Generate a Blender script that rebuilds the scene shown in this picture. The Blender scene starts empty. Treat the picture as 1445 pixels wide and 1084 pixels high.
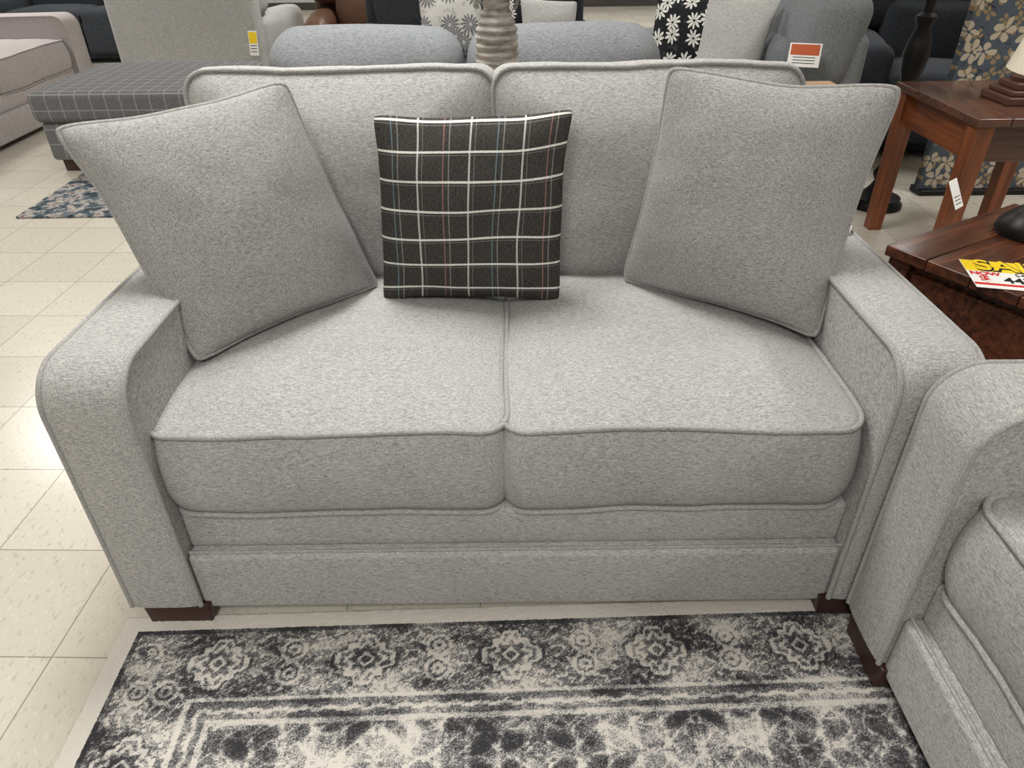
import bpy, bmesh, math, random
import numpy as np
from mathutils import Vector, Matrix, noise
random.seed(3)
sc = bpy.context.scene
COL = sc.collection
try:
    sc.view_settings.view_transform = 'Standard'
    sc.view_settings.look = 'None'
except Exception as e:
    print(e)

# ------------------------------------------------------------------ materials
def s2l(c):
    return tuple(((v/255)/12.92 if v/255 <= .04045 else ((v/255+.055)/1.055)**2.4) for v in c)+(1,)

class M:
    def __init__(s, name, rough=.9, spec=.2):
        s.m = bpy.data.materials.new(name); s.m.use_nodes = True
        s.nt = s.m.node_tree; s.b = s.nt.nodes['Principled BSDF']
        s.b.inputs['Roughness'].default_value = rough
        s.b.inputs['Specular IOR Level'].default_value = spec
    def n(s, t, props=None, **inp):
        nd = s.nt.nodes.new(t)
        for k, v in (props or {}).items(): setattr(nd, k, v)
        for k, v in inp.items():
            k = k.replace('_', ' ')
            s.put(nd.inputs[k], v)
        return nd
    def put(s, sock, v):
        if isinstance(v, bpy.types.NodeSocket): s.nt.links.new(v, sock)
        else: sock.default_value = v
    def math(s, op, a, b=0.0, c=0.0, clamp=False):
        nd = s.nt.nodes.new('ShaderNodeMath'); nd.operation = op; nd.use_clamp = clamp
        s.put(nd.inputs[0], a); s.put(nd.inputs[1], b); s.put(nd.inputs[2], c)
        return nd.outputs[0]
    def coord(s, out='Object', scale=(1, 1, 1), rot=(0, 0, 0), loc=(0, 0, 0)):
        tc = s.n('ShaderNodeTexCoord')
        mp = s.n('ShaderNodeMapping'); s.nt.links.new(tc.outputs[out], mp.inputs['Vector'])
        mp.inputs['Scale'].default_value = scale; mp.inputs['Rotation'].default_value = rot
        mp.inputs['Location'].default_value = loc
        return mp.outputs[0]
    def noise(s, vec, scale=1, detail=2, rough=.5, dist=0):
        nd = s.n('ShaderNodeTexNoise', None, Vector=vec, Scale=scale, Detail=detail, Roughness=rough, Distortion=dist)
        return nd.outputs['Fac']
    def ramp(s, fac, stops, interp='LINEAR'):
        nd = s.n('ShaderNodeValToRGB'); nd.color_ramp.interpolation = interp
        cr = nd.color_ramp
        while len(cr.elements) < len(stops): cr.elements.new(.5)
        for e, (p, c) in zip(cr.elements, stops):
            e.position = p; e.color = c
        s.put(nd.inputs['Fac'], fac)
        return nd.outputs['Color']
    def mix(s, fac, a, b, blend='MIX'):
        nd = s.n('ShaderNodeMix'); nd.data_type = 'RGBA'; nd.blend_type = blend
        s.put(nd.inputs[0], fac); s.put(nd.inputs[6], a); s.put(nd.inputs[7], b)
        return nd.outputs[2]
    def color(s, c): s.put(s.b.inputs['Base Color'], c)
    def bump(s, h, strength=.4, dist=.001):
        nd = s.n('ShaderNodeBump', None, Height=h); nd.inputs['Strength'].default_value = strength
        nd.inputs['Distance'].default_value = dist
        s.nt.links.new(nd.outputs[0], s.b.inputs['Normal'])

def fabric(name, dark, light, sc1=1.0, contrast=1.0, bump=.38):
    m = M(name, .95, .1)
    a = m.noise(m.coord(scale=(90*sc1, 800*sc1, 800*sc1)), 1, 2, .6)
    b = m.noise(m.coord(scale=(900*sc1, 190*sc1, 190*sc1), loc=(3, 7, 1)), 1, 1, .6)
    c = m.noise(m.coord(scale=(5, 5, 5)), 1, 2, .5)
    d = m.noise(m.coord(scale=(75, 320, 320), loc=(1, 2, 3)), 1, 3, .6)
    f = m.math('ADD', m.math('MULTIPLY', a, .6), m.math('MULTIPLY', b, .4))
    f2 = m.math('ADD', f, m.math('MULTIPLY', m.math('SUBTRACT', c, .5), .06))
    f2 = m.math('ADD', f2, m.math('MULTIPLY', m.math('SUBTRACT', d, .5), .18))
    w = .158/contrast
    col = m.ramp(f2, [(.5-w, s2l(dark)), (.5+w, s2l(light))])
    m.color(col); m.bump(f, bump, .0012)
    m.b.inputs['Sheen Weight'].default_value = .05
    return m.m

def plain(name, c, rough=.6, metal=0, spec=.4, var=.12):
    m = M(name, rough, spec)
    f = m.noise(m.coord(scale=(9, 9, 9)), 1, 4, .6)
    lo = tuple(v*(1-var) for v in s2l(c)[:3])+(1,)
    hi = tuple(min(1, v*(1+var)) for v in s2l(c)[:3])+(1,)
    m.color(m.ramp(f, [(.3, lo), (.7, hi)])); m.b.inputs['Metallic'].default_value = metal
    return m.m

def wood(name, dark, light, rough=.35, axis=0, grain=60):
    m = M(name, rough, .5)
    s = [grain, grain, grain]; s[axis] = 2.5
    f = m.noise(m.coord(scale=tuple(s)), 1, 5, .65)
    g = m.noise(m.coord(scale=(3, 3, 3)), 1, 2)
    f2 = m.math('ADD', f, m.math('MULTIPLY', m.math('SUBTRACT', g, .5), .5))
    m.color(m.ramp(f2, [(.3, s2l(dark)), (.7, s2l(light))])); m.bump(f, .15, .001)
    return m.m

def flower_mask(m, vec, scale, petals, size, line=.35):
    v = m.n('ShaderNodeTexVoronoi', {'voronoi_dimensions': '2D', 'feature': 'F1'}, Vector=vec, Scale=scale, Randomness=.75)
    d = m.n('ShaderNodeVectorMath', {'operation': 'SUBTRACT'}); m.put(d.inputs[0], vec); m.put(d.inputs[1], v.outputs['Position'])
    sp = m.n('ShaderNodeSeparateXYZ'); m.put(sp.inputs[0], d.outputs[0])
    th = m.math('ARCTAN2', sp.outputs[1], sp.outputs[0])
    pet = m.math('ABSOLUTE', m.math('COSINE', m.math('MULTIPLY', th, petals/2)))
    rad = m.math('MULTIPLY_ADD', pet, size*.75, size*.3)
    mask = m.math('LESS_THAN', v.outputs['Distance'], rad)
    ring = m.math('GREATER_THAN', v.outputs['Distance'], size*.16)
    ln = m.math('GREATER_THAN', pet, line)
    return m.math('MULTIPLY', m.math('MULTIPLY', mask, ring), ln)

def warp(m, vec, amt, scale):
    nd = m.n('ShaderNodeTexNoise', None, Vector=vec, Scale=scale, Detail=2)
    a = m.n('ShaderNodeVectorMath', {'operation': 'SUBTRACT'}); m.put(a.inputs[0], nd.outputs['Color']); a.inputs[1].default_value = (.5, .5, .5)
    b = m.n('ShaderNodeVectorMath', {'operation': 'SCALE'}); m.put(b.inputs[0], a.outputs[0]); b.inputs['Scale'].default_value = amt
    c = m.n('ShaderNodeVectorMath', {'operation': 'ADD'}); m.put(c.inputs[0], vec); m.put(c.inputs[1], b.outputs[0])
    return c.outputs[0]

def floral(name, bg, fg, fg2, scale=9, petals=10, size=.42, leaf=30):
    m = M(name, .85, .2)
    vec = m.coord('UV')
    f1 = flower_mask(m, warp(m, vec, .05, 9), scale, petals, size)
    nz = m.noise(vec, leaf, 3, .6)
    lf = m.math('GREATER_THAN', nz, .6)
    col = m.mix(lf, s2l(bg), s2l(fg2)); col = m.mix(f1, col, s2l(fg))
    m.color(col)
    return m.m

FAB = fabric('loveseat_fabric', (125, 124, 122), (203, 202, 199))
FABP = fabric('pillow_fabric', (115, 114, 113), (191, 190, 188), 1.0, 1.0)
PIPE = fabric('piping_fabric', (118, 117, 115), (194, 193, 190), 1.4)
FAB_BLUE = fabric('blue_gray_fabric', (98, 102, 105), (152, 155, 157), .7)
FAB_LIGHT = fabric('light_gray_fabric', (150, 150, 147), (200, 199, 196), .5)
FAB_PINK = fabric('taupe_fabric', (146, 139, 138), (192, 184, 182), .6)
FAB_SLATE = fabric('slate_fabric', (40, 43, 48), (72, 76, 82), .6)
FAB_DARK = fabric('charcoal_fabric', (40, 42, 46), (76, 78, 82), .6)
LEATHER = plain('brown_leather', (84, 58, 42), .45)
FOOT = wood('foot_wood', (40, 22, 18), (66, 36, 28), .4, 0)
WOOD = wood('table_wood', (84, 42, 22), (140, 80, 44), .3, 1)
WOODLEG = wood('table_leg_wood', (86, 42, 20), (142, 80, 42), .4, 2)
WOODTOP = wood('table_top_wood', (62, 38, 30), (108, 72, 56), .2, 0)
WOODDK = wood('dark_table_wood', (44, 24, 18), (112, 64, 42), .25, 0)
OAK = wood('oak_wood', (140, 112, 82), (180, 150, 116), .4, 0)
BLACKM = plain('black_metal', (34, 32, 32), .4, .5)
BRONZE = plain('carved_resin', (92, 62, 50), .5)
WHITEP = plain('white_paper', (236, 234, 230), .7, var=.02)
YELL = plain('yellow_print', (244, 208, 30), .7, var=.02)
REDP = plain('red_print', (206, 40, 38), .7, var=.02)
BLKP = plain('black_print', (20, 20, 20), .7, var=.02)
ORNG = plain('orange_print', (190, 92, 54), .7, var=.04)
SHADE = plain('shade_linen', (225, 215, 195), .9)
LEAF = plain('leaf_green', (88, 112, 76), .6, var=.3)

# ------------------------------------------------------------------ mesh helpers
def mk(name, verts, faces, mat=None, parent=None, smooth=True, sharp_angle=None, uvs=None):
    me = bpy.data.meshes.new(name); me.from_pydata([tuple(v) for v in verts], [], faces); me.update()
    if smooth:
        me.polygons.foreach_set('use_smooth', [True]*len(me.polygons))
        if sharp_angle: me.set_sharp_from_angle(angle=math.radians(sharp_angle))
    if mat: me.materials.append(mat)
    if uvs is not None:
        l = me.uv_layers.new(name='UVMap')
        for i, lp in enumerate(me.loops): l.data[i].uv = uvs[lp.vertex_index]
    ob = bpy.data.objects.new(name, me); COL.objects.link(ob)
    if parent: ob.parent = parent
    return ob

def empty(name, loc=(0, 0, 0), rz=0, parent=None):
    e = bpy.data.objects.new(name, None); COL.objects.link(e); e.location = loc; e.rotation_euler = (0, 0, rz)
    e.empty_display_size = .1
    if parent: e.parent = parent
    return e

def axis_coords(h, r, m):
    r = min(r, h*.999)
    corner = [math.tan(math.radians(a)) for a in (45, 34, 23, 11.5, 0)]
    lo = [-(h-r)-r*c for c in corner]
    mid = [-(h-r)+2*(h-r)*i/m for i in range(1, m)] if h-r > 1e-4 else []
    hi = [(h-r)+r*c for c in reversed(corner)]
    return lo+mid+hi

def rbox(name, c, s, r, mat, parent=None, bulge=(0, 0, 0), m=6, rot=None, lump=0, deform=None):
    h = [v/2 for v in s]; r = min(r, min(h)*.999)
    A = [axis_coords(h[i], r, m) for i in range(3)]; n = [len(a) for a in A]
    idx = {}; V = []
    def vid(i, j, k):
        key = (i, j, k)
        if key in idx: return idx[key]
        p = [A[0][i], A[1][j], A[2][k]]
        q = [max(-(h[a]-r), min(h[a]-r, p[a])) for a in range(3)]
        d = Vector([p[a]-q[a] for a in range(3)])
        if d.length > 1e-9: d = d.normalized()*r
        P = [q[a]+d[a] for a in range(3)]
        u = [P[a]/h[a] for a in range(3)]
        for a in range(3):
            b, cc = (a+1) % 3, (a+2) % 3
            P[a] += bulge[a]*u[a]*(1-u[b]**2)*(1-u[cc]**2)
        P = Vector(P)
        if lump:
            P += noise.noise_vector(P*6+Vector(c)*3)*lump
        if deform: P = Vector(deform(P))
        V.append(P); idx[key] = len(V)-1
        return idx[key]
    F = []
    for ax in range(3):
        b, cc = (ax+1) % 3, (ax+2) % 3
        for side in (0, n[ax]-1):
            for i in range(n[b]-1):
                for j in range(n[cc]-1):
                    q = []
                    for (di, dj) in ((0, 0), (1, 0), (1, 1), (0, 1)):
                        k = [0, 0, 0]; k[ax] = side; k[b] = i+di; k[cc] = j+dj
                        q.append(vid(*k))
                    if side == 0: q.reverse()
                    F.append(q)
    R = rot if rot else Matrix.Identity(3)
    ob = mk(name, V, F, mat, parent)
    ob.matrix_local = Matrix.Translation(c) @ R.to_4x4()
    return ob

def tube(name, pts, r, mat, parent=None, closed=True, mw=None, res=3):
    cu = bpy.data.curves.new(name, 'CURVE'); cu.dimensions = '3D'
    sp = cu.splines.new('POLY'); sp.points.add(len(pts)-1)
    for p, q in zip(sp.points, pts): p.co = (*q, 1)
    sp.use_cyclic_u = closed; cu.bevel_depth = r; cu.bevel_resolution = res; cu.use_fill_caps = True
    tmp = bpy.data.objects.new('tmp', cu); COL.objects.link(tmp)
    dg = bpy.context.evaluated_depsgraph_get()
    me = bpy.data.meshes.new_from_object(tmp.evaluated_get(dg))
    bpy.data.objects.remove(tmp)
    me.name = name; me.materials.clear(); me.materials.append(mat)
    me.polygons.foreach_set('use_smooth', [True]*len(me.polygons))
    ob = bpy.data.objects.new(name, me); COL.objects.link(ob)
    if parent: ob.parent = parent
    if mw is not None: ob.matrix_local = mw
    return ob

def lathe(name, prof, mat, parent=None, loc=(0, 0, 0), seg=40, mod=None):
    V = []; F = []
    for (r, z) in prof:
        for i in range(seg):
            a = 2*math.pi*i/seg; rr = r*(mod(a, z) if mod else 1)
            V.append((rr*math.cos(a), rr*math.sin(a), z))
    for j in range(len(prof)-1):
        for i in range(seg):
            F.append((j*seg+i, j*seg+(i+1) % seg, (j+1)*seg+(i+1) % seg, (j+1)*seg+i))
    F.append(tuple(reversed(range(seg)))); F.append(tuple((len(prof)-1)*seg+i for i in range(seg)))
    ob = mk(name, V, F, mat, parent, sharp_angle=50); ob.location = loc
    return ob

def rrect(w, d, R, nc=7, ns=14):
    pts = []
    hx, hy = w/2, d/2
    cs = [(hx-R, -(hy-R), -90), (hx-R, hy-R, 0), (-(hx-R), hy-R, 90), (-(hx-R), -(hy-R), 180)]
    for q in range(4):
        cx, cy, a0 = cs[q]
        for i in range(nc+1):
            a = math.radians(a0+90*i/nc); pts.append((cx+R*math.cos(a), cy+R*math.sin(a)))
        nx, ny, b0 = cs[(q+1) % 4]
        a = math.radians(a0+90); p0 = (cx+R*math.cos(a), cy+R*math.sin(a)); b = math.radians(b0); p1 = (nx+R*math.cos(b), ny+R*math.sin(b))
        for i in range(1, ns):
            t = i/ns; pts.append((p0[0]*(1-t)+p1[0]*t, p0[1]*(1-t)+p1[1]*t))
    return pts

def boxed_cushion(name, w, d, h, R, crown, bulge, mat, parent, mw, seed=0, lump=.004, crown_b=.0, deform=None, pipe=.0055, power=3.2):
    O = rrect(w, d, R); n = len(O); V = []; F = []
    def fin(p):
        p = Vector(p)
        nv = noise.noise_vector(Vector((p.x*5+seed, p.y*5, p.z*5)))
        p = p+nv*lump+noise.noise_vector(Vector((p.x*14+seed, p.y*14, p.z*14)))*lump*.35
        return Vector(deform(p)) if deform else p
    ks = [.06, .14, .24, .34, .44, .54, .64, .73, .81, .88, .935, .975, 1.0]
    rings = []
    for k in ks: rings.append([(x*k, y*k, h/2+crown*(1-k**power)) for x, y in O])
    nb = 9
    for j in range(1, nb):
        t = j/nb; b = bulge*math.sin(math.pi*t)**.7
        rings.append([(x*(1+b/(w/2)), y*(1+b/(d/2)), h/2-h*t) for x, y in O])
    for k in reversed(ks): rings.append([(x*k, y*k, -h/2-crown_b*(1-k**power)) for x, y in O])
    V.append(fin((0, 0, h/2+crown)))
    for rg in rings: V += [fin(p) for p in rg]
    V.append(fin((0, 0, -h/2-crown_b)))
    for i in range(n): F.append((0, 1+i, 1+(i+1) % n))
    for j in range(len(rings)-1):
        a, b = 1+j*n, 1+(j+1)*n
        for i in range(n): F.append((a+i, b+i, b+(i+1) % n, a+(i+1) % n))
    a = 1+(len(rings)-1)*n; L = len(V)-1
    for i in range(n): F.append((a+i, L, a+(i+1) % n))
    ob = mk(name, V, F, mat, parent); ob.matrix_local = mw
    if pipe:
        for nm, z in (('piping_a', h/2), ('piping_b', -h/2)):
            e = .004
            tube(name+'_'+nm, [fin((x*(1+e/(w/2)), y*(1+e/(d/2)), z)) for x, y in O], pipe, PIPE if mat in (FAB, FABP) else mat, parent, True, mw)
    return ob

def pillow(name, BL, BR, TR, TL, T, mat, pipe_mat=None, parent=None, pinch=.05, n=44, seed=0, lump=.006, pipe=.006, pw=.45, cr=.035):
    BL, BR, TR, TL = map(Vector, (BL, BR, TR, TL))
    c = (BL+BR+TR+TL)/4
    ex = ((BR-BL)+(TR-TL)).normalized(); up = ((TL-BL)+(TR-BR)).normalized()
    ez = ex.cross(up).normalized(); ey = ez.cross(ex)
    B = Matrix((ex, ey, ez)).transposed(); Bi = B.inverted()
    def bil(a, b):
        u, v = (a+1)/2, (b+1)/2
        return Bi @ ((BL*(1-u)+BR*u)*(1-v)+(TL*(1-u)+TR*u)*v-c)
    tt = [math.sin(math.pi/2*(-1+2*i/n)) for i in range(n+1)]
    def P(a, b, s):
        k = 1-cr*(a*a*b*b)**7
        a2 = a*(1-pinch*(1-b*b))*k; b2 = b*(1-pinch*(1-a*a))*k
        p = bil(a2, b2)
        z = T*(max(0, 1-a*a)*max(0, 1-b*b))**pw*(1-.12*(a*a+b*b)/2)
        p = p+Vector((0, 0, s*z))
        nv = noise.noise_vector(Vector((p.x*7+seed, p.y*7, p.z*3)))
        e = noise.noise(Vector((p.x*14, p.y*14, seed+2)))*lump*.6
        g = math.sin(40*(a if abs(b) > abs(a) else b)+seed*3+3*noise.noise(Vector((a*4, b*4, seed))))*.0016*max(0, max(abs(a), abs(b))-.75)*4*min(1, z/T*3)
        p = p+nv*lump+Vector((0, 0, s*(e*min(1, z/T*2)+g)))
        return p
    V = []; F = []; UV = []; ix = {}
    for s in (1, -1):
        for i, a in enumerate(tt):
            for j, b in enumerate(tt):
                edge = i in (0, n) or j in (0, n)
                key = (i, j, 0 if edge else s)
                if key not in ix:
                    ix[key] = len(V); V.append(P(a, b, s)); UV.append(((a+1)/2, (b+1)/2))
    for s in (1, -1):
        for i in range(n):
            for j in range(n):
                q = []
                for di, dj in ((0, 0), (1, 0), (1, 1), (0, 1)):
                    I, J = i+di, j+dj; e = I in (0, n) or J in (0, n)
                    q.append(ix[(I, J, 0 if e else s)])
                if s < 0: q.reverse()
                F.append(q)
    mw = Matrix.Translation(c) @ B.to_4x4()
    if not pipe:
        ob = mk(name, V, F, mat, parent, uvs=UV); ob.matrix_local = mw; return ob
    e = empty(name); e.matrix_world = mw
    if parent: e.parent = parent
    mk('cover', V, F, mat, e, uvs=UV)
    lp = [P(a, -1, 1) for a in tt[:-1]]+[P(1, b, 1) for b in tt[:-1]]+[P(a, 1, 1) for a in reversed(tt[1:])]+[P(-1, b, 1) for b in reversed(tt[1:])]
    tube('piping', lp, pipe, pipe_mat or mat, e, True)
    return e

def track_arm(name, w, D, H, R, mat, parent, loc, z0=.06, pipe=True):
    prof = [(0, z0)]+[(0, z0+(H-R-z0)*t/8) for t in range(1, 9)]
    prof += [(R-R*math.cos(a), H-R+R*math.sin(a)) for a in [math.pi/2*i/12 for i in range(1, 13)]]
    prof += [(R+(D-R)*t/10, H-.01*t/10) for t in range(1, 11)]
    prof += [(D, z0)]
    nx = 10; V = []; F = []; m = len(prof)
    xs = [math.sin(math.pi/2*(-1+2*i/nx)) for i in range(nx+1)]
    N = []
    for i in range(m):
        a = prof[max(0, i-1)]; b = prof[min(m-1, i+1)]
        t = Vector((b[0]-a[0], b[1]-a[1])).normalized(); N.append((-t.y, t.x))
    for i, (y, z) in enumerate(prof):
        for x in xs:
            b = .009*(1-x**4)
            if i == 0 : b *= .6
            V.append((x*w/2, y+N[i][0]*b, z+N[i][1]*b))
    for i in range(m-1):
        for k in range(nx):
            F.append((i*(nx+1)+k, i*(nx+1)+k+1, (i+1)*(nx+1)+k+1, (i+1)*(nx+1)+k))
    F.append(tuple((nx+1)*i for i in range(m)))
    F.append(tuple(reversed([(nx+1)*i+nx for i in range(m)])))
    F.append(tuple([k for k in range(nx+1)][::-1]+[(m-1)*(nx+1)+k for k in range(nx+1)]))
    ob = mk(name, V, F, mat, parent, sharp_angle=40); ob.location = loc
    if pipe:
        for sgn in (-1, 1):
            tube(name+'_piping', [(sgn*w/2, y, z) for y, z in prof[:-1]], .0058, PIPE if mat == FAB else mat, parent, False, Matrix.Translation(loc))
    return ob

def foot(parent, x, y, mat=FOOT, w=.15, h=.063, d=.09, z0=0):
    V = []
    for z, k in ((z0, .92), (h, 1)):
        V += [(x-w/2*k, y-d/2, z), (x+w/2*k, y-d/2, z), (x+w/2*k, y+d/2*k, z), (x-w/2*k, y+d/2*k, z)]
    ob = mk('foot', V, [(3, 2, 1, 0), (4, 5, 6, 7), (0, 1, 5, 4), (1, 2, 6, 5), (2, 3, 7, 6), (3, 0, 4, 7)], mat, parent, smooth=False)
    bv = ob.modifiers.new('bevel', 'BEVEL'); bv.width = .004; bv.segments = 2

def track_sofa(name, W, n, mat, loc, rz, D=.98, backtop=1.0, over=.045, armw=.150, armh=.66, pipe=.0058, seed=0, sdx=0, bdx=0, wob=.003, fz=0):
    e = empty(name, loc, rz)
    inner = W-2*armw
    for s, nm in ((-1, 'arm_left'), (1, 'arm_right')):
        track_arm(nm, armw, D-.03, armh, .082, mat, e, (s*(W/2-armw/2), 0, 0), pipe=bool(pipe))
        for y in (.044, D-.1): foot(e, s*(W/2-.095), y, z0=(fz if y < .1 else 0))
    rbox('base_lower_rail', (0, .475, .119), (inner+.004, .93, .164), .012, mat, e, (0, .004, 0))
    rbox('base_upper_rail', (0, .49, .25), (inner+.004, .90, .106), .012, mat, e, (0, .004, 0))
    tube('rail_welt', [(-inner/2, .022, .203), (inner/2, .022, .203)], .004, PIPE if mat == FAB else mat, e, False)
    rbox('back_frame', (0, D-.07, .48), (W-.03, .11, .84), .04, mat, e)
    cw = inner/n
    for i in range(n):
        x = -inner/2+cw*(i+.5)+sdx
        def df(p):
            z = p.z-.004*math.exp(-((p.y+.34)/.06)**2)*(1 if p.z > 0 else 0)
            return (p.x, p.y, z+wob*math.sin(p.x*9+seed+i*2)*(1 if p.z > 0 else .6))
        boxed_cushion('seat_cushion', cw+.004, .70, .208, .055, .028, .018, mat, e,
                      Matrix.Translation((x, .04+.35, .404)), seed=seed+i*5.3, lump=.007, deform=df, pipe=pipe, power=3.4)
        bw = (inner+2*over)/n-.002; bx = -(inner+2*over)/2+(inner+2*over)/n*(i+.5)+bdx
        hh = backtop-.48
        def db(p, bx=bx, hh=hh):
            k = 1-.05*max(0, (-p.y/(hh/2)+.2)) 
            return ((p.x+bx)*k-bx, p.y, p.z)
        tilt = math.radians(11)
        mw = Matrix.Translation((bx, .80, .48+hh/2)) @ Matrix.Rotation(math.pi/2-tilt, 4, 'X')
        boxed_cushion('back_cushion', bw, hh+.02, .095, .055, .08, .016, mat, e, mw, seed=seed+20+i*3.1, lump=.007, crown_b=.0, deform=db, pipe=pipe, power=2.4)
    return e

def recliner(name, W, n, mat, loc, rz, D=.95, H=1.0, arms=True, seatz=.48):
    e = empty(name, loc, rz); aw = .2 if arms else 0
    inner = W-2*aw
    rbox('base', (0, D/2+.02, .2), (W-.06, D-.1, .32), .03, mat, e)
    for x in (-W/2+.12, W/2-.12):
        for y in (.12, D-.12): foot(e, x, y, FOOT, .08, .05, .08)
    if arms:
        for s in (-1, 1):
            rbox('arm', (s*(W/2-aw/2), D*.44, .34), (aw, D*.86, .56), .075, mat, e, (.01, .01, .02), lump=.006)
    cw = inner/n
    for i in range(n):
        x = -inner/2+cw*(i+.5)
        rbox('seat', (x, .3, seatz-.1), (cw-.006, .62, .2), .06, mat, e, (0, .01, .03), lump=.006)
        rbox('leg_rest', (x, .03, .24), (cw-.01, .08, .3), .035, mat, e, (0, .02, 0))
        rot = Matrix.Rotation(math.radians(-9), 3, 'X')
        xb = -W/2+W/n*(i+.5)
        rbox('back_lower', (x, D-.27, .60), (cw-.006, .22, .4), .08, mat, e, (0, .03, .01), rot=rot, lump=.008)
        rbox('back_upper', (xb, D-.16, H-.2), (W/n-.004, .24, .4), .095, mat, e, (0, .03, .02), rot=rot, lump=.008)
    rbox('back_shell', (0, D-.07, H*.44), (W-.04, .12, H*.78), .05, mat, e, (0, .01, 0))
    return e

# ------------------------------------------------------------------ camera
F = 1010.0; TH = math.radians(34.1); RO = math.radians(0.7)
cam = bpy.data.cameras.new('camera'); co = bpy.data.objects.new('camera', cam); COL.objects.link(co)
cam.sensor_width = 36; cam.lens = F/1445*36; cam.clip_start = .02; cam.clip_end = 60
R = Vector((1, 0, 0)); U = Vector((0, math.sin(TH), math.cos(TH))); FW = Vector((0, math.cos(TH), -math.sin(TH)))
R2 = R*math.cos(RO)-U*math.sin(RO); U2 = U*math.cos(RO)+R*math.sin(RO)
mt = Matrix((R2, U2, -FW)).transposed().to_4x4(); mt.translation = (0, -1.036, 1.34)
co.matrix_world = mt; sc.camera = co

# ------------------------------------------------------------------ room
X0, X1, Y0, Y1, ZC = -7.0, 7.0, -5.0, 11.0, 3.1
def slab(name, lo, hi, mat):
    V = [(x, y, z) for z in (lo[2], hi[2]) for x, y in ((lo[0], lo[1]), (hi[0], lo[1]), (hi[0], hi[1]), (lo[0], hi[1]))]
    return mk(name, V, [(3, 2, 1, 0), (4, 5, 6, 7), (0, 1, 5, 4), (1, 2, 6, 5), (2, 3, 7, 6), (3, 0, 4, 7)], mat, smooth=False)
fm = M('vinyl_tile', .2, .55)
vec = fm.coord('Object', rot=(0, 0, math.radians(1.5)), loc=(.08, .11, 0))
br = fm.n('ShaderNodeTexBrick', {'offset': 0.0, 'squash': 1.0}, Vector=vec, Scale=1.0, Mortar_Size=.0016, Mortar_Smooth=.2, Brick_Width=.3048, Row_Height=.3048, Bias=0.0)
br.inputs['Color1'].default_value = s2l((210, 204, 190)); br.inputs['Color2'].default_value = s2l((197, 191, 177)); br.inputs['Mortar'].default_value = s2l((134, 126, 112))
sp = fm.noise(fm.coord('Object', scale=(90, 38, 60), rot=(0, 0, .5)), 1, 4, .7)
cl = fm.noise(fm.coord('Object', scale=(5, 5, 5)), 1, 4, .6)
c1 = fm.mix(fm.math('MULTIPLY', fm.math('GREATER_THAN', sp, .60), .45), br.outputs['Color'], s2l((152, 143, 126)))
c2 = fm.mix(fm.math('MULTIPLY', fm.math('LESS_THAN', sp, .38), .35), c1, s2l((228, 224, 214)))
c3 = fm.mix(fm.math('MULTIPLY', cl, .22), c2, s2l((170, 161, 146)))
fm.color(c3); fm.bump(br.outputs['Fac'], -.1, .001)
slab('floor', (X0, Y0, -.1), (X1, Y1, 0), fm.m)
WALLM = plain('wall_paint', (200, 198, 194), .85, var=.03)
CEILM = plain('ceiling_tile', (228, 228, 226), .9, var=.03)
slab('ceiling', (X0, Y0, ZC), (X1, Y1, ZC+.1), CEILM)
slab('wall_left', (X0-.1, Y0, 0), (X0, Y1, ZC), WALLM); slab('wall_right', (X1, Y0, 0), (X1+.1, Y1, ZC), WALLM)
slab('wall_back', (X0, Y1, 0), (X1, Y1+.1, ZC), WALLM); slab('wall_front', (X0, Y0-.1, 0), (X1, Y0, ZC), WALLM)
BASEM = plain('baseboard_vinyl', (70, 66, 62), .5)
slab('baseboard_back', (X0, Y1-.012, 0), (X1, Y1, .1), BASEM); slab('baseboard_left', (X0, Y0, 0), (X0+.012, Y1, .1), BASEM)
slab('baseboard_right', (X1-.012, Y0, 0), (X1, Y1, .1), BASEM)
em = M('light_diffuser'); em.b.inputs['Emission Color'].default_value = (1, .98, .95, 1); em.b.inputs['Emission Strength'].default_value = 1.0
FRAME = plain('fixture_white', (230, 230, 230), .5, var=.02)
for ix in range(3):
    for iy in range(4):
        x = -4.4+ix*3.9; y = -2.4+iy*3.6
        e = empty('ceiling_light', (x, y, ZC))
        rbox('housing', (0, 0, -.03), (.66, 1.26, .06), .01, FRAME, e, m=1)
        rbox('diffuser', (0, 0, -.061), (.58, 1.18, .008), .002, em.m, e, m=1)
        ld = bpy.data.lights.new('tube_light', 'AREA'); ld.shape = 'RECTANGLE'; ld.size = .58; ld.size_y = 1.18; ld.energy = 50
        ld.color = (1, .985, .962); ld.spread = math.radians(145)
        lo = bpy.data.objects.new('tube_light', ld); COL.objects.link(lo); lo.parent = e; lo.location = (0, 0, -.07)
w = bpy.data.worlds.new('world'); sc.world = w; w.use_nodes = True
w.node_tree.nodes['Background'].inputs[0].default_value = (.8, .85, .9, 1); w.node_tree.nodes['Background'].inputs[1].default_value = .4

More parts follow.
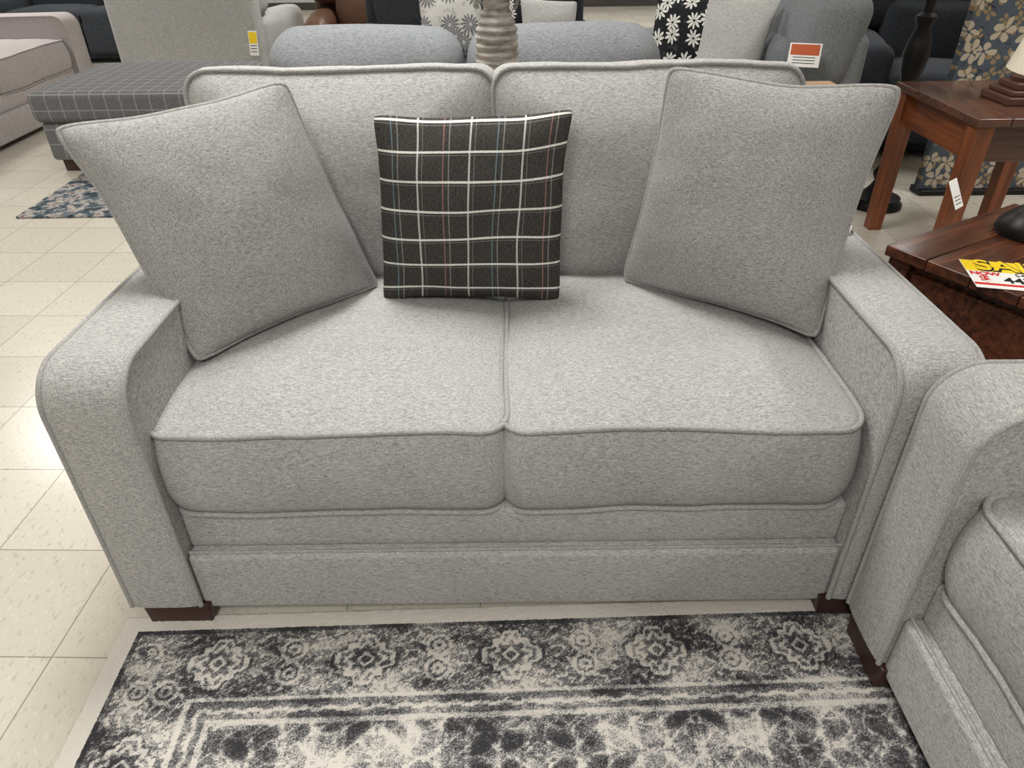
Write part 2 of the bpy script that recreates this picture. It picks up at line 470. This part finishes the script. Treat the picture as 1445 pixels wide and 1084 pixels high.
# ------------------------------------------------------------------ main loveseat
track_sofa('loveseat', 1.68, 2, FAB, (0, 0, 0), 0, backtop=.988, over=.055, sdx=-.016, bdx=-.035, wob=.002, fz=.004)
pillow('throw_pillow', (-.672, .262, .53), (-.333, .60, .535), (-.477, .61, 1.02), (-.892, .415, .980), .095, FABP, PIPE, seed=1, pinch=.055, cr=.03)
pillow('throw_pillow', (.286, .62, .535), (.68, .329, .53), (.806, .516, 1.012), (.346, .61, 1.038), .095, FABP, PIPE, seed=5, pinch=.055, cr=.03)
pm = M('plaid_fabric', .95, .1)
tc = pm.n('ShaderNodeTexCoord'); sx = pm.n('ShaderNodeSeparateXYZ'); pm.put(sx.inputs[0], tc.outputs['UV'])
u, v = sx.outputs[0], sx.outputs[1]
wv = pm.noise(pm.coord('UV', scale=(160, 260, 1)), 1, 2, .6)
wv2 = pm.noise(pm.coord('UV', scale=(60, 300, 1)), 1, 2, .6)
wv3 = pm.noise(pm.coord('UV', scale=(300, 40, 1)), 1, 2, .6)
wt = pm.math('ADD', pm.math('MULTIPLY', wv, .4), pm.math('ADD', pm.math('MULTIPLY', wv2, .35), pm.math('MULTIPLY', wv3, .25)))
basec = pm.ramp(wt, [(.39, s2l((30, 29, 28))), (.63, s2l((94, 92, 88)))])
def line(x, off, per, wdt):
    f = pm.math('FRACT', pm.math('DIVIDE', pm.math('ADD', x, 10*per-off), per))
    d = pm.math('MULTIPLY', pm.math('ABSOLUTE', pm.math('SUBTRACT', f, .5)), per)
    return pm.math('GREATER_THAN', d, per/2-wdt/2)
hb = line(v, .085, .150, .0115); vb = line(u, .225, .27, .0095)
h2 = line(v, .068, .150, .004); v2 = line(u, .12, .27, .006); v3 = line(u, .36, .54, .008); v4 = line(u, .63, .54, .008); v5 = line(u, .250, .27, .004); v6 = line(u, .09, .27, .004)
thr = pm.math('MULTIPLY_ADD', wv2, 1.1, .2, clamp=True)
c = pm.mix(pm.math('MULTIPLY', v2, .35), basec, s2l((190, 190, 186)))
c = pm.mix(pm.math('MULTIPLY', v3, .5), c, s2l((150, 80, 72)))
c = pm.mix(pm.math('MULTIPLY', v4, .5), c, s2l((76, 116, 130)))
c = pm.mix(pm.math('MULTIPLY', pm.math('MAXIMUM', pm.math('MAXIMUM', v5, v6), h2), .25), c, s2l((190, 190, 186)))
c = pm.mix(pm.math('MULTIPLY', pm.math('MULTIPLY', vb, .85), thr), c, s2l((226, 225, 219)))
c = pm.mix(pm.math('MULTIPLY', pm.math('MULTIPLY', hb, 1.15), thr), c, s2l((240, 238, 232)))
pm.color(c); pm.bump(wv, .4, .001)
pillow('plaid_throw_pillow', (-.316, .535, .529), (.118, .53, .523), (.144, .60, .960), (-.300, .60, .955), .080, pm.m, seed=9, pipe=0, pinch=.055, lump=.006, cr=.025)

# right-hand matching sofa
WS = 2.2
track_sofa('sofa', WS, 3, FAB, (.722, -.024-WS/2, .014), -math.pi/2, backtop=1.0, seed=40, armh=.672)

# ------------------------------------------------------------------ area rug (local frame: back-left corner at origin)
xs = np.arange(0, 2.35, .004); ys = np.arange(-1.75, .0001, .004)
XX, YY = np.meshgrid(xs, ys)
RX = float(xs[-1])
dl = XX-.008; db_ = -YY-.010; dr = RX-XX; df_ = YY+1.75
D = np.minimum(np.minimum(dl, dr), np.minimum(db_, df_))
S = np.where((D == dl) | (D == dr), YY+.03, XX-.875)
per = .31
s = (S+per*.5+.01) % per-per*.5; t = D-.122
r = np.hypot(s, t); th = np.arctan2(t, s)
def ln(v, c0, w0): return np.abs(v-c0) < w0
wob = 1.3*np.sin(2*np.pi*t/.05)
ar = np.sin(2*np.pi*s/.052+wob)*np.cos(2*np.pi*t/.047+.9*np.sin(2*np.pi*s/.08))
Mf = np.full(XX.shape, .66)
Mf = np.where(ar > .35, .44, Mf); Mf = np.where(np.abs(ar) < .12, .10, Mf)
sa = np.abs(np.abs(s)-.155)
rr = np.hypot(sa, np.abs(t)-.028)
Mf = np.where(rr < .030, .66, Mf); Mf = np.where(ln(rr, .024, .005), .06, Mf); Mf = np.where(ln(rr, .010, .0045), .08, Mf)
di = np.abs(s)+np.abs(t)*1.05
di2 = di+.006*np.cos(12*th)
Mf = np.where(di2 < .082, .60, Mf)
Mf = np.where(ln(di2, .077, .005), .80, Mf); Mf = np.where(ln(di2, .066, .006), .04, Mf)
Mf = np.where(ln(r, .036+.006*np.cos(8*th), .005), .04, Mf)
Mf = np.where(r < .024, .75, Mf); Mf = np.where(ln(di, .016, .0045), .05, Mf)
Mf = np.where(ln(D, .206, .006), .08, Mf); Mf = np.where(ln(D, .215, .004), .7, Mf)
zz = np.abs(((S/.05) % 1)-.5)*.03
Mf = np.where((D > .219) & (D < .250), .62, Mf); Mf = np.where(ln(D-.2275-zz*.5, 0, .0045) & (D > .219) & (D < .25), .1, Mf)
Mf = np.where(ln(D, .256, .006), .12, Mf)
px = np.abs(((XX-.60) % .62)-.31); py = np.abs(((YY+.60) % .5)-.25)
f1 = np.sin(px*58+2.4*np.sin(py*40))*np.cos(py*60+1.6*np.sin(px*36))
f2_ = np.cos(np.hypot(px-.02, py-.02)*110)
fl_ = .60+.16*np.tanh(2*np.sin(px*17+1)*np.cos(py*19))
fl_ = np.where(np.abs(f1) < .13, fl_-.34, fl_); fl_ = np.where(f1 > .5, fl_+.16, fl_); fl_ = np.where(f2_ > .82, fl_-.28, fl_)
Mf = np.where(D > .262, fl_, Mf)
Mf = .56+(Mf-.54)*.72
Mf = np.where(D < .034, -1.8, Mf); Mf = np.where((D > .034) & (D < .046), .78, Mf)
ny, nx = XX.shape
Z = .009+np.zeros_like(XX); rng = np.random.default_rng(2); Z += (rng.random(Z.shape)-.5)*.0024
edge = np.minimum(np.minimum(XX, RX-XX), np.minimum(-YY, YY+1.75)); Z = np.where(edge < .004, .002, Z)
V = np.stack([XX.ravel(), YY.ravel(), Z.ravel()], 1)
I = np.arange(ny*nx).reshape(ny, nx)
Fq = np.stack([I[:-1, :-1].ravel(), I[:-1, 1:].ravel(), I[1:, 1:].ravel(), I[1:, :-1].ravel()], 1)
me = bpy.data.meshes.new('area_rug'); me.from_pydata(V.tolist(), [], Fq.tolist()); me.update()
me.polygons.foreach_set('use_smooth', [True]*len(me.polygons))
at = me.attributes.new('motif', 'FLOAT', 'POINT'); at.data.foreach_set('value', Mf.ravel().astype(np.float32))
rm = M('rug_pile', 1.0, .05)
att = rm.n('ShaderNodeAttribute', {'attribute_name': 'motif'}).outputs['Fac']
nl = rm.noise(rm.coord(scale=(7, 13, 7)), 1, 4, .6); nm_ = rm.noise(rm.coord(scale=(110, 110, 110)), 1, 4, .75); nf = rm.noise(rm.coord(scale=(330, 330, 330)), 1, 2, .7)
f = rm.math('ADD', att, rm.math('MULTIPLY', rm.math('SUBTRACT', nl, .49), 1.9))
f = rm.math('ADD', f, rm.math('MULTIPLY', rm.math('SUBTRACT', nm_, .5), 1.1))
f = rm.math('ADD', f, rm.math('MULTIPLY', rm.math('SUBTRACT', nf, .5), 1.4))
col = rm.ramp(f, [(.18, s2l((216, 210, 201))), (.44, s2l((164, 162, 159))), (.60, s2l((114, 113, 113))), (.90, s2l((58, 57, 59)))])
rm.color(col); rm.bump(nf, .8, .004)
me.materials.append(rm.m)
ro = bpy.data.objects.new('area_rug', me); COL.objects.link(ro)
ro.location = (-.876, .016, 0); ro.rotation_euler = (0, 0, math.radians(1.3))

# ------------------------------------------------------------------ console + vase
def leg(parent, x, y, z0, z1, w0, w1, mat):
    V = [(x+a*w, y+b*w, z) for z, w in ((z0, w0/2), (z1, w1/2)) for a, b in ((-1, -1), (1, -1), (1, 1), (-1, 1))]
    ob = mk('leg', V, [(3, 2, 1, 0), (4, 5, 6, 7), (0, 1, 5, 4), (1, 2, 6, 5), (2, 3, 7, 6), (3, 0, 4, 7)], mat, parent, smooth=False)
    bv = ob.modifiers.new('bevel', 'BEVEL'); bv.width = .003; bv.segments = 2
c = empty('console_table', (.075, 1.14, 0))
rbox('top', (0, 0, .86), (1.81, .27, .03), .006, OAK, c, m=2)
rbox('apron', (0, 0, .80), (1.72, .21, .09), .004, OAK, c, m=1)
rbox('shelf', (0, 0, .2), (1.72, .22, .025), .004, OAK, c, m=1)
for x in (-.84, .84):
    for y in (-.09, .09): leg(c, x, y, 0, .8, .04, .05, OAK)
vm = M('glazed_ceramic', .5, .4)
vn = vm.noise(vm.coord(scale=(14, 14, 60)), 1, 4, .7)
vm.color(vm.ramp(vn, [(.35, s2l((118, 115, 108))), (.6, s2l((184, 181, 174)))])); vm.bump(vn, .5, .003)
v = empty('vase_with_greenery', (-.03, 1.12, .876))
prof = [(.03, 0), (.046, .004)]
for i in range(100):
    t = i/99; z = .008+.22*t; base = .05+.008*math.sin(math.pi*min(1, t*1.05))-.014*max(0, t-.75)/.25
    prof.append((base+.0026*math.sin(t*math.pi*2*11), z))
prof += [(.037, .235), (.034, .25), (.038, .262), (.045, .275), (.042, .277), (.03, .25)]
lathe('vase_body', prof, vm.m, v)
for s_ in (-1, 1): tube('handle', [(s_*.034, 0, .262), (s_*.052, 0, .262), (s_*.058, 0, .245), (s_*.05, 0, .222)], .006, vm.m, v, False)
for i in range(56):
    a = random.random()*6.28; rr = random.uniform(.02, .13); z = random.uniform(.24, .5)
    top = Vector((rr*math.cos(a), rr*math.sin(a), z))
    if rr < .055: top.z = max(top.z, .30)
    if i < 18: tube('stem', [(0, 0, .2), tuple(top*.6+Vector((0, 0, .12))), tuple(top)], .0015, LEAF, v, False)
    L = random.uniform(.03, .06); d = Vector((math.cos(a), math.sin(a), random.uniform(-.4, .6))).normalized(); sd = d.cross(Vector((0, 0, 1))).normalized()
    P = [top, top+d*L*.4+sd*L*.22, top+d*L, top+d*L*.4-sd*L*.22]
    mk('leaf', P, [(0, 1, 2, 3)], LEAF, v)

# signs
def text(parent, body, size, loc, mat, ext=.0004, rz=0, bold=0):
    cu = bpy.data.curves.new('lettering', 'FONT'); cu.body = body; cu.size = size; cu.extrude = ext; cu.offset = bold
    cu.align_x = 'CENTER'; cu.align_y = 'CENTER'
    cu.materials.append(mat)
    o = bpy.data.objects.new('lettering', cu); COL.objects.link(o); o.parent = parent; o.location = loc; o.rotation_euler = (0, 0, rz)
def sale_sign(name, mw):
    e = empty(name); e.matrix_world = mw
    rbox('card', (0, 0, .0006), (.24, .165, .001), .0004, WHITEP, e, m=1)
    rbox('band_red', (0, -.06, .0013), (.238, .012, .0004), .0001, REDP, e, m=1)
    rbox('band_yellow', (0, .048, .0013), (.238, .066, .0004), .0001, YELL, e, m=1)
    text(e, 'SALE', .088, (.002, .046, .0018), BLKP, bold=.004); text(e, 'SALE', .088, (-.001, .049, .0026), YELL, bold=.001)
    text(e, 'NOW', .026, (-.08, 0, .0015), REDP, bold=.001); text(e, '$', .045, (-.088, -.03, .0016), REDP, bold=.001)
    text(e, '549.95', .024, (.02, .002, .0015), BLKP); text(e, '447.00', .045, (.015, -.032, .0015), BLKP, bold=.001)
    return e
def tag(name, loc, rx, rz, w_, h_, c1, parent=None):
    e = empty(name, loc, rz, parent); e.rotation_euler = (rx, 0, rz)
    rbox('card', (0, 0, 0), (w_, h_, .001), .0004, WHITEP, e, m=1)
    rbox('print_block', (0, h_*.22, .0009), (w_*.9, h_*.45, .0004), .0001, c1, e, m=1)
    for k in range(3): rbox('print_line', (0, -h_*(.1+.12*k), .0009), (w_*.7, h_*.03, .0004), .0001, BLKP, e, m=1)
    return e

# ------------------------------------------------------------------ furniture behind
recliner('reclining_loveseat', 1.33, 2, FAB_BLUE, (-.145, 2.46, 0), math.pi, D=.98, H=.98)
gs = recliner('gray_sofa', 1.9, 2, FAB_BLUE, (.64, 3.27, 0), -math.pi/2, D=.95, H=1.02)
FLOR = floral('black_floral_fabric', (30, 31, 34), (222, 220, 214), (60, 62, 66), 4.5, 9, .45, leaf=14)
FLORW = floral('white_floral_fabric', (214, 212, 206), (120, 122, 126), (190, 188, 182), 3, 14, .45, leaf=10)
pillow('floral_throw_pillow', (.72, 3.0, .52), (1.06, 2.86, .52), (1.14, 3.02, .92), (.78, 3.16, .92), .07, FLOR, pipe=0, seed=2)
pillow('white_throw_pillow', (.86, 2.62, .52), (1.14, 2.56, .54), (1.28, 2.7, .95), (.96, 2.8, .95), .07, FAB_LIGHT, pipe=0, seed=3)
track_sofa('charcoal_sofa', 1.5, 2, FAB_DARK, (-.22, 3.5, 0), 0, backtop=.98, pipe=0, seed=60)
pillow('floral_throw_pillow', (-.55, 3.85, .54), (-.15, 3.85, .54), (-.15, 4.0, .93), (-.55, 4.0, .93), .07, FLORW, pipe=0, seed=12)
pillow('floral_throw_pillow', (-.1, 3.88, .54), (.28, 3.85, .54), (.28, 4.0, .9), (-.1, 4.0, .9), .07, FLOR, pipe=0, seed=13)
pillow('gray_throw_pillow', (.08, 3.66, .56), (.40, 3.66, .56), (.42, 3.80, .83), (.08, 3.80, .85), .055, FAB_LIGHT, pipe=0, seed=14)
br_ = recliner('brown_recliner', .95, 1, LEATHER, (-1.04, 4.8, 0), .1, H=1.05)
recliner('slate_recliner', .98, 1, FAB_SLATE, (2.50, 3.3, 0), -.25, H=1.02)
recliner('slate_sofa', 1.9, 2, FAB_SLATE, (-4.2, 6.8, 0), .0, H=1.0)
lr = recliner('light_gray_recliner', 1.25, 1, FAB_LIGHT, (-2.36, 5.95, 0), math.pi-.12, D=.95, H=1.02)
track_sofa('taupe_sofa', 2.3, 2, FAB_PINK, (-3.3, 3.95, 0), math.pi/2, pipe=.004, seed=80, armw=.2, D=.95, backtop=.95)
pillow('chevron_throw_pillow', (-3.80, 3.9, .55), (-3.80, 4.35, .55), (-3.94, 4.3, .94), (-3.94, 3.9, .94), .06, FAB_LIGHT, pipe=0, seed=15)
tag('price_tag', (.985, .63, .775), math.radians(60), math.radians(90-20), .13, .1, ORNG, gs)
tag('price_tag', (.40, .06, .72), math.radians(75), .1, .14, .16, YELL, br_)
tag('price_tag', (-.56, .99, .46), math.radians(80), math.pi, .07, .17, YELL, lr)
# plaid ottoman
om = M('window_pane_fabric', .95, .1)
tc = om.n('ShaderNodeTexCoord'); sx = om.n('ShaderNodeSeparateXYZ'); om.put(sx.inputs[0], tc.outputs['Object'])
def oline(x, per, wd):
    f = om.math('FRACT', om.math('DIVIDE', om.math('ADD', x, 10), per))
    return om.math('LESS_THAN', om.math('MULTIPLY', om.math('ABSOLUTE', om.math('SUBTRACT', f, .5)), per), wd/2)
l = om.math('MAXIMUM', om.math('MAXIMUM', oline(sx.outputs[0], .085, .005), oline(sx.outputs[1], .085, .005)), oline(sx.outputs[2], .085, .005))
onz = om.noise(om.coord(scale=(200, 500, 500)), 1, 2)
om.color(om.mix(om.math('MULTIPLY', l, .5), om.ramp(onz, [(.35, s2l((90, 91, 92))), (.65, s2l((122, 122, 122)))]), s2l((180, 180, 178))))
o = empty('ottoman', (-2.2, 3.73, 0))
rbox('ottoman_body', (0, 0, .18), (1.06, .9, .22), .025, om.m, o)
rbox('ottoman_top', (0, 0, .375), (1.1, .95, .17), .04, om.m, o, (0, 0, .012))
for x in (-.45, .45):
    for y in (-.37, .37): foot(o, x, y, FOOT, .09, .08, .09)
sr = M('blue_rug_pile', 1, .05)
n1 = sr.noise(sr.coord(scale=(14, 14, 14)), 1, 5, .7)
sr.color(sr.ramp(n1, [(.35, s2l((40, 48, 58))), (.48, s2l((88, 98, 104))), (.56, s2l((176, 168, 160))), (.66, s2l((84, 68, 70)))]))
rbox('accent_rug', (-1.75, 2.88, .006), (1.6, .72, .012), .004, sr.m, m=1)

# floor candlestick
cs = empty('floor_candlestick', (1.9, 2.57, 0))
lathe('candlestick_turning', [(.13, 0), (.13, .02), (.115, .035), (.115, .05), (.07, .07), (.045, .10), (.03, .13), (.045, .16), (.045, .18), (.024, .21), (.022, .55), (.035, .6), (.05, .66), (.058, .72), (.05, .78), (.03, .84), (.045, .87), (.045, .885), (.022, .9), (.026, 1.0), (.038, 1.05), (.026, 1.1), (.05, 1.14), (.085, 1.17), (.085, 1.185)], BLACKM, cs)
lathe('candle', [(.04, 1.185), (.04, 1.33)], WHITEP, cs)

# wallpaper display panel
wm = M('wallpaper_print', .8, .2)
vec = warp(wm, wm.coord(scale=(1, 1, 1), rot=(math.pi/2, 0, 0)), .08, 7)
fl = flower_mask(wm, vec, 8, 5, .42, .45)
vec2 = warp(wm, wm.coord(scale=(1, 1, 1), rot=(math.pi/2, 0, 0), loc=(.3, .4, .2)), .1, 5)
fl2 = flower_mask(wm, vec2, 13, 4, .4, .5)
nz = wm.noise(vec, 22, 3, .6, 1.5)
cc = wm.mix(wm.math('GREATER_THAN', nz, .6), s2l((78, 86, 94)), s2l((56, 62, 70)))
cc = wm.mix(fl2, cc, s2l((142, 122, 92)))
wm.color(wm.mix(fl, cc, s2l((180, 168, 148))))
p = empty('wallpaper_display', (2.92, 2.75, 0))
rbox('panel', (0, 0, 1.1), (1.45, .05, 2.16), .004, wm.m, p, m=1)
rbox('panel_base', (0, 0, .015), (1.45, .12, .03), .006, BLACKM, p, m=1)

# end table 1
t1 = empty('end_table', (2.03, 1.98, 0))
for k in range(5):
    rbox('top_plank', (-.32+.064+.128*k, 0, .645), (.126, .66, .03), .004, WOODTOP, t1, m=1)
for s_ in (-1, 1):
    rbox('apron', (s_*.265, 0, .56), (.022, .50, .14), .003, WOOD, t1, m=1)
    rbox('apron', (0, s_*.275, .56), (.48, .022, .14), .003, WOODTOP, t1, m=1)
    for q in (-1, 1): leg(t1, s_*.27, q*.28, 0, .63, .06, .07, WOODLEG)
l1 = empty('table_lamp', (2.02, 1.93, .66))
for wz, z0, z1 in ((.2, 0, .03), (.17, .03, .05), (.13, .05, .075)):
    rbox('base_step', (0, 0, (z0+z1)/2), (wz, wz, z1-z0), .006, BRONZE, l1, m=2)
lathe('column', [(.05, .075), (.055, .09), (.04, .11), (.046, .14), (.05, .2), (.05, .4), (.042, .46), (.055, .48), (.03, .5), (.01, .52), (.01, .62)], BRONZE, l1, mod=lambda a, z: 1+.07*math.cos(10*a) if .13 < z < .44 else 1, seg=80)
lathe('shade', [(.22, .58), (.15, .85)], SHADE, l1)
# end table 2 (rotated, drawers)
AN = math.radians(30)
t2 = empty('drawer_end_table', (1.44, .68, 0), AN)
for k in range(5):
    rbox('top_plank', (0, -.3+.06+.12*k, .535), (.61, .118, .03), .004, WOODDK, t2, m=1)
rbox('cabinet', (0, 0, .33), (.53, .53, .36), .006, WOODDK, t2, m=1)
rbox('lower_shelf', (0, 0, .1), (.53, .53, .03), .004, WOODDK, t2, m=1)
for s_ in (-1, 1):
    for q in (-1, 1): leg(t2, s_*.26, q*.26, 0, .52, .05, .06, WOODDK)
for z in (.42, .25):
    rbox('drawer_front', (0, -.27, z), (.44, .02, .14), .004, WOODDK, t2, m=1)
    rbox('drawer_front', (-.27, 0, z), (.02, .44, .14), .004, WOODDK, t2, m=1)
    o_ = lathe('knob', [(.006, 0), (.006, .015), (.014, .022), (.012, .03), (.002, .033)], BLACKM, t2, (0, -.28, z)); o_.rotation_euler = (math.pi/2, 0, 0)
l2 = empty('metal_table_lamp', (1.45, .85, .551))
lathe('lamp_base', [(.085, 0), (.088, .012), (.08, .035), (.055, .06), (.03, .08), (.022, .12), (.03, .16), (.045, .22), (.03, .3), (.014, .34), (.012, .45)], BLACKM, l2)
lathe('lamp_shade', [(.19, .42), (.13, .66)], SHADE, l2)
sale_sign('sale_sign', Matrix.Translation((1.265, .575, .551)) @ Matrix.Rotation(math.radians(-14), 4, 'Z'))
tag('hang_tag', (1.69, 1.60, .40), math.radians(60), .7, .07, .11, WHITEP)
tag('price_card', (.80, .62, .67), 0, -.5, .06, .05, REDP)
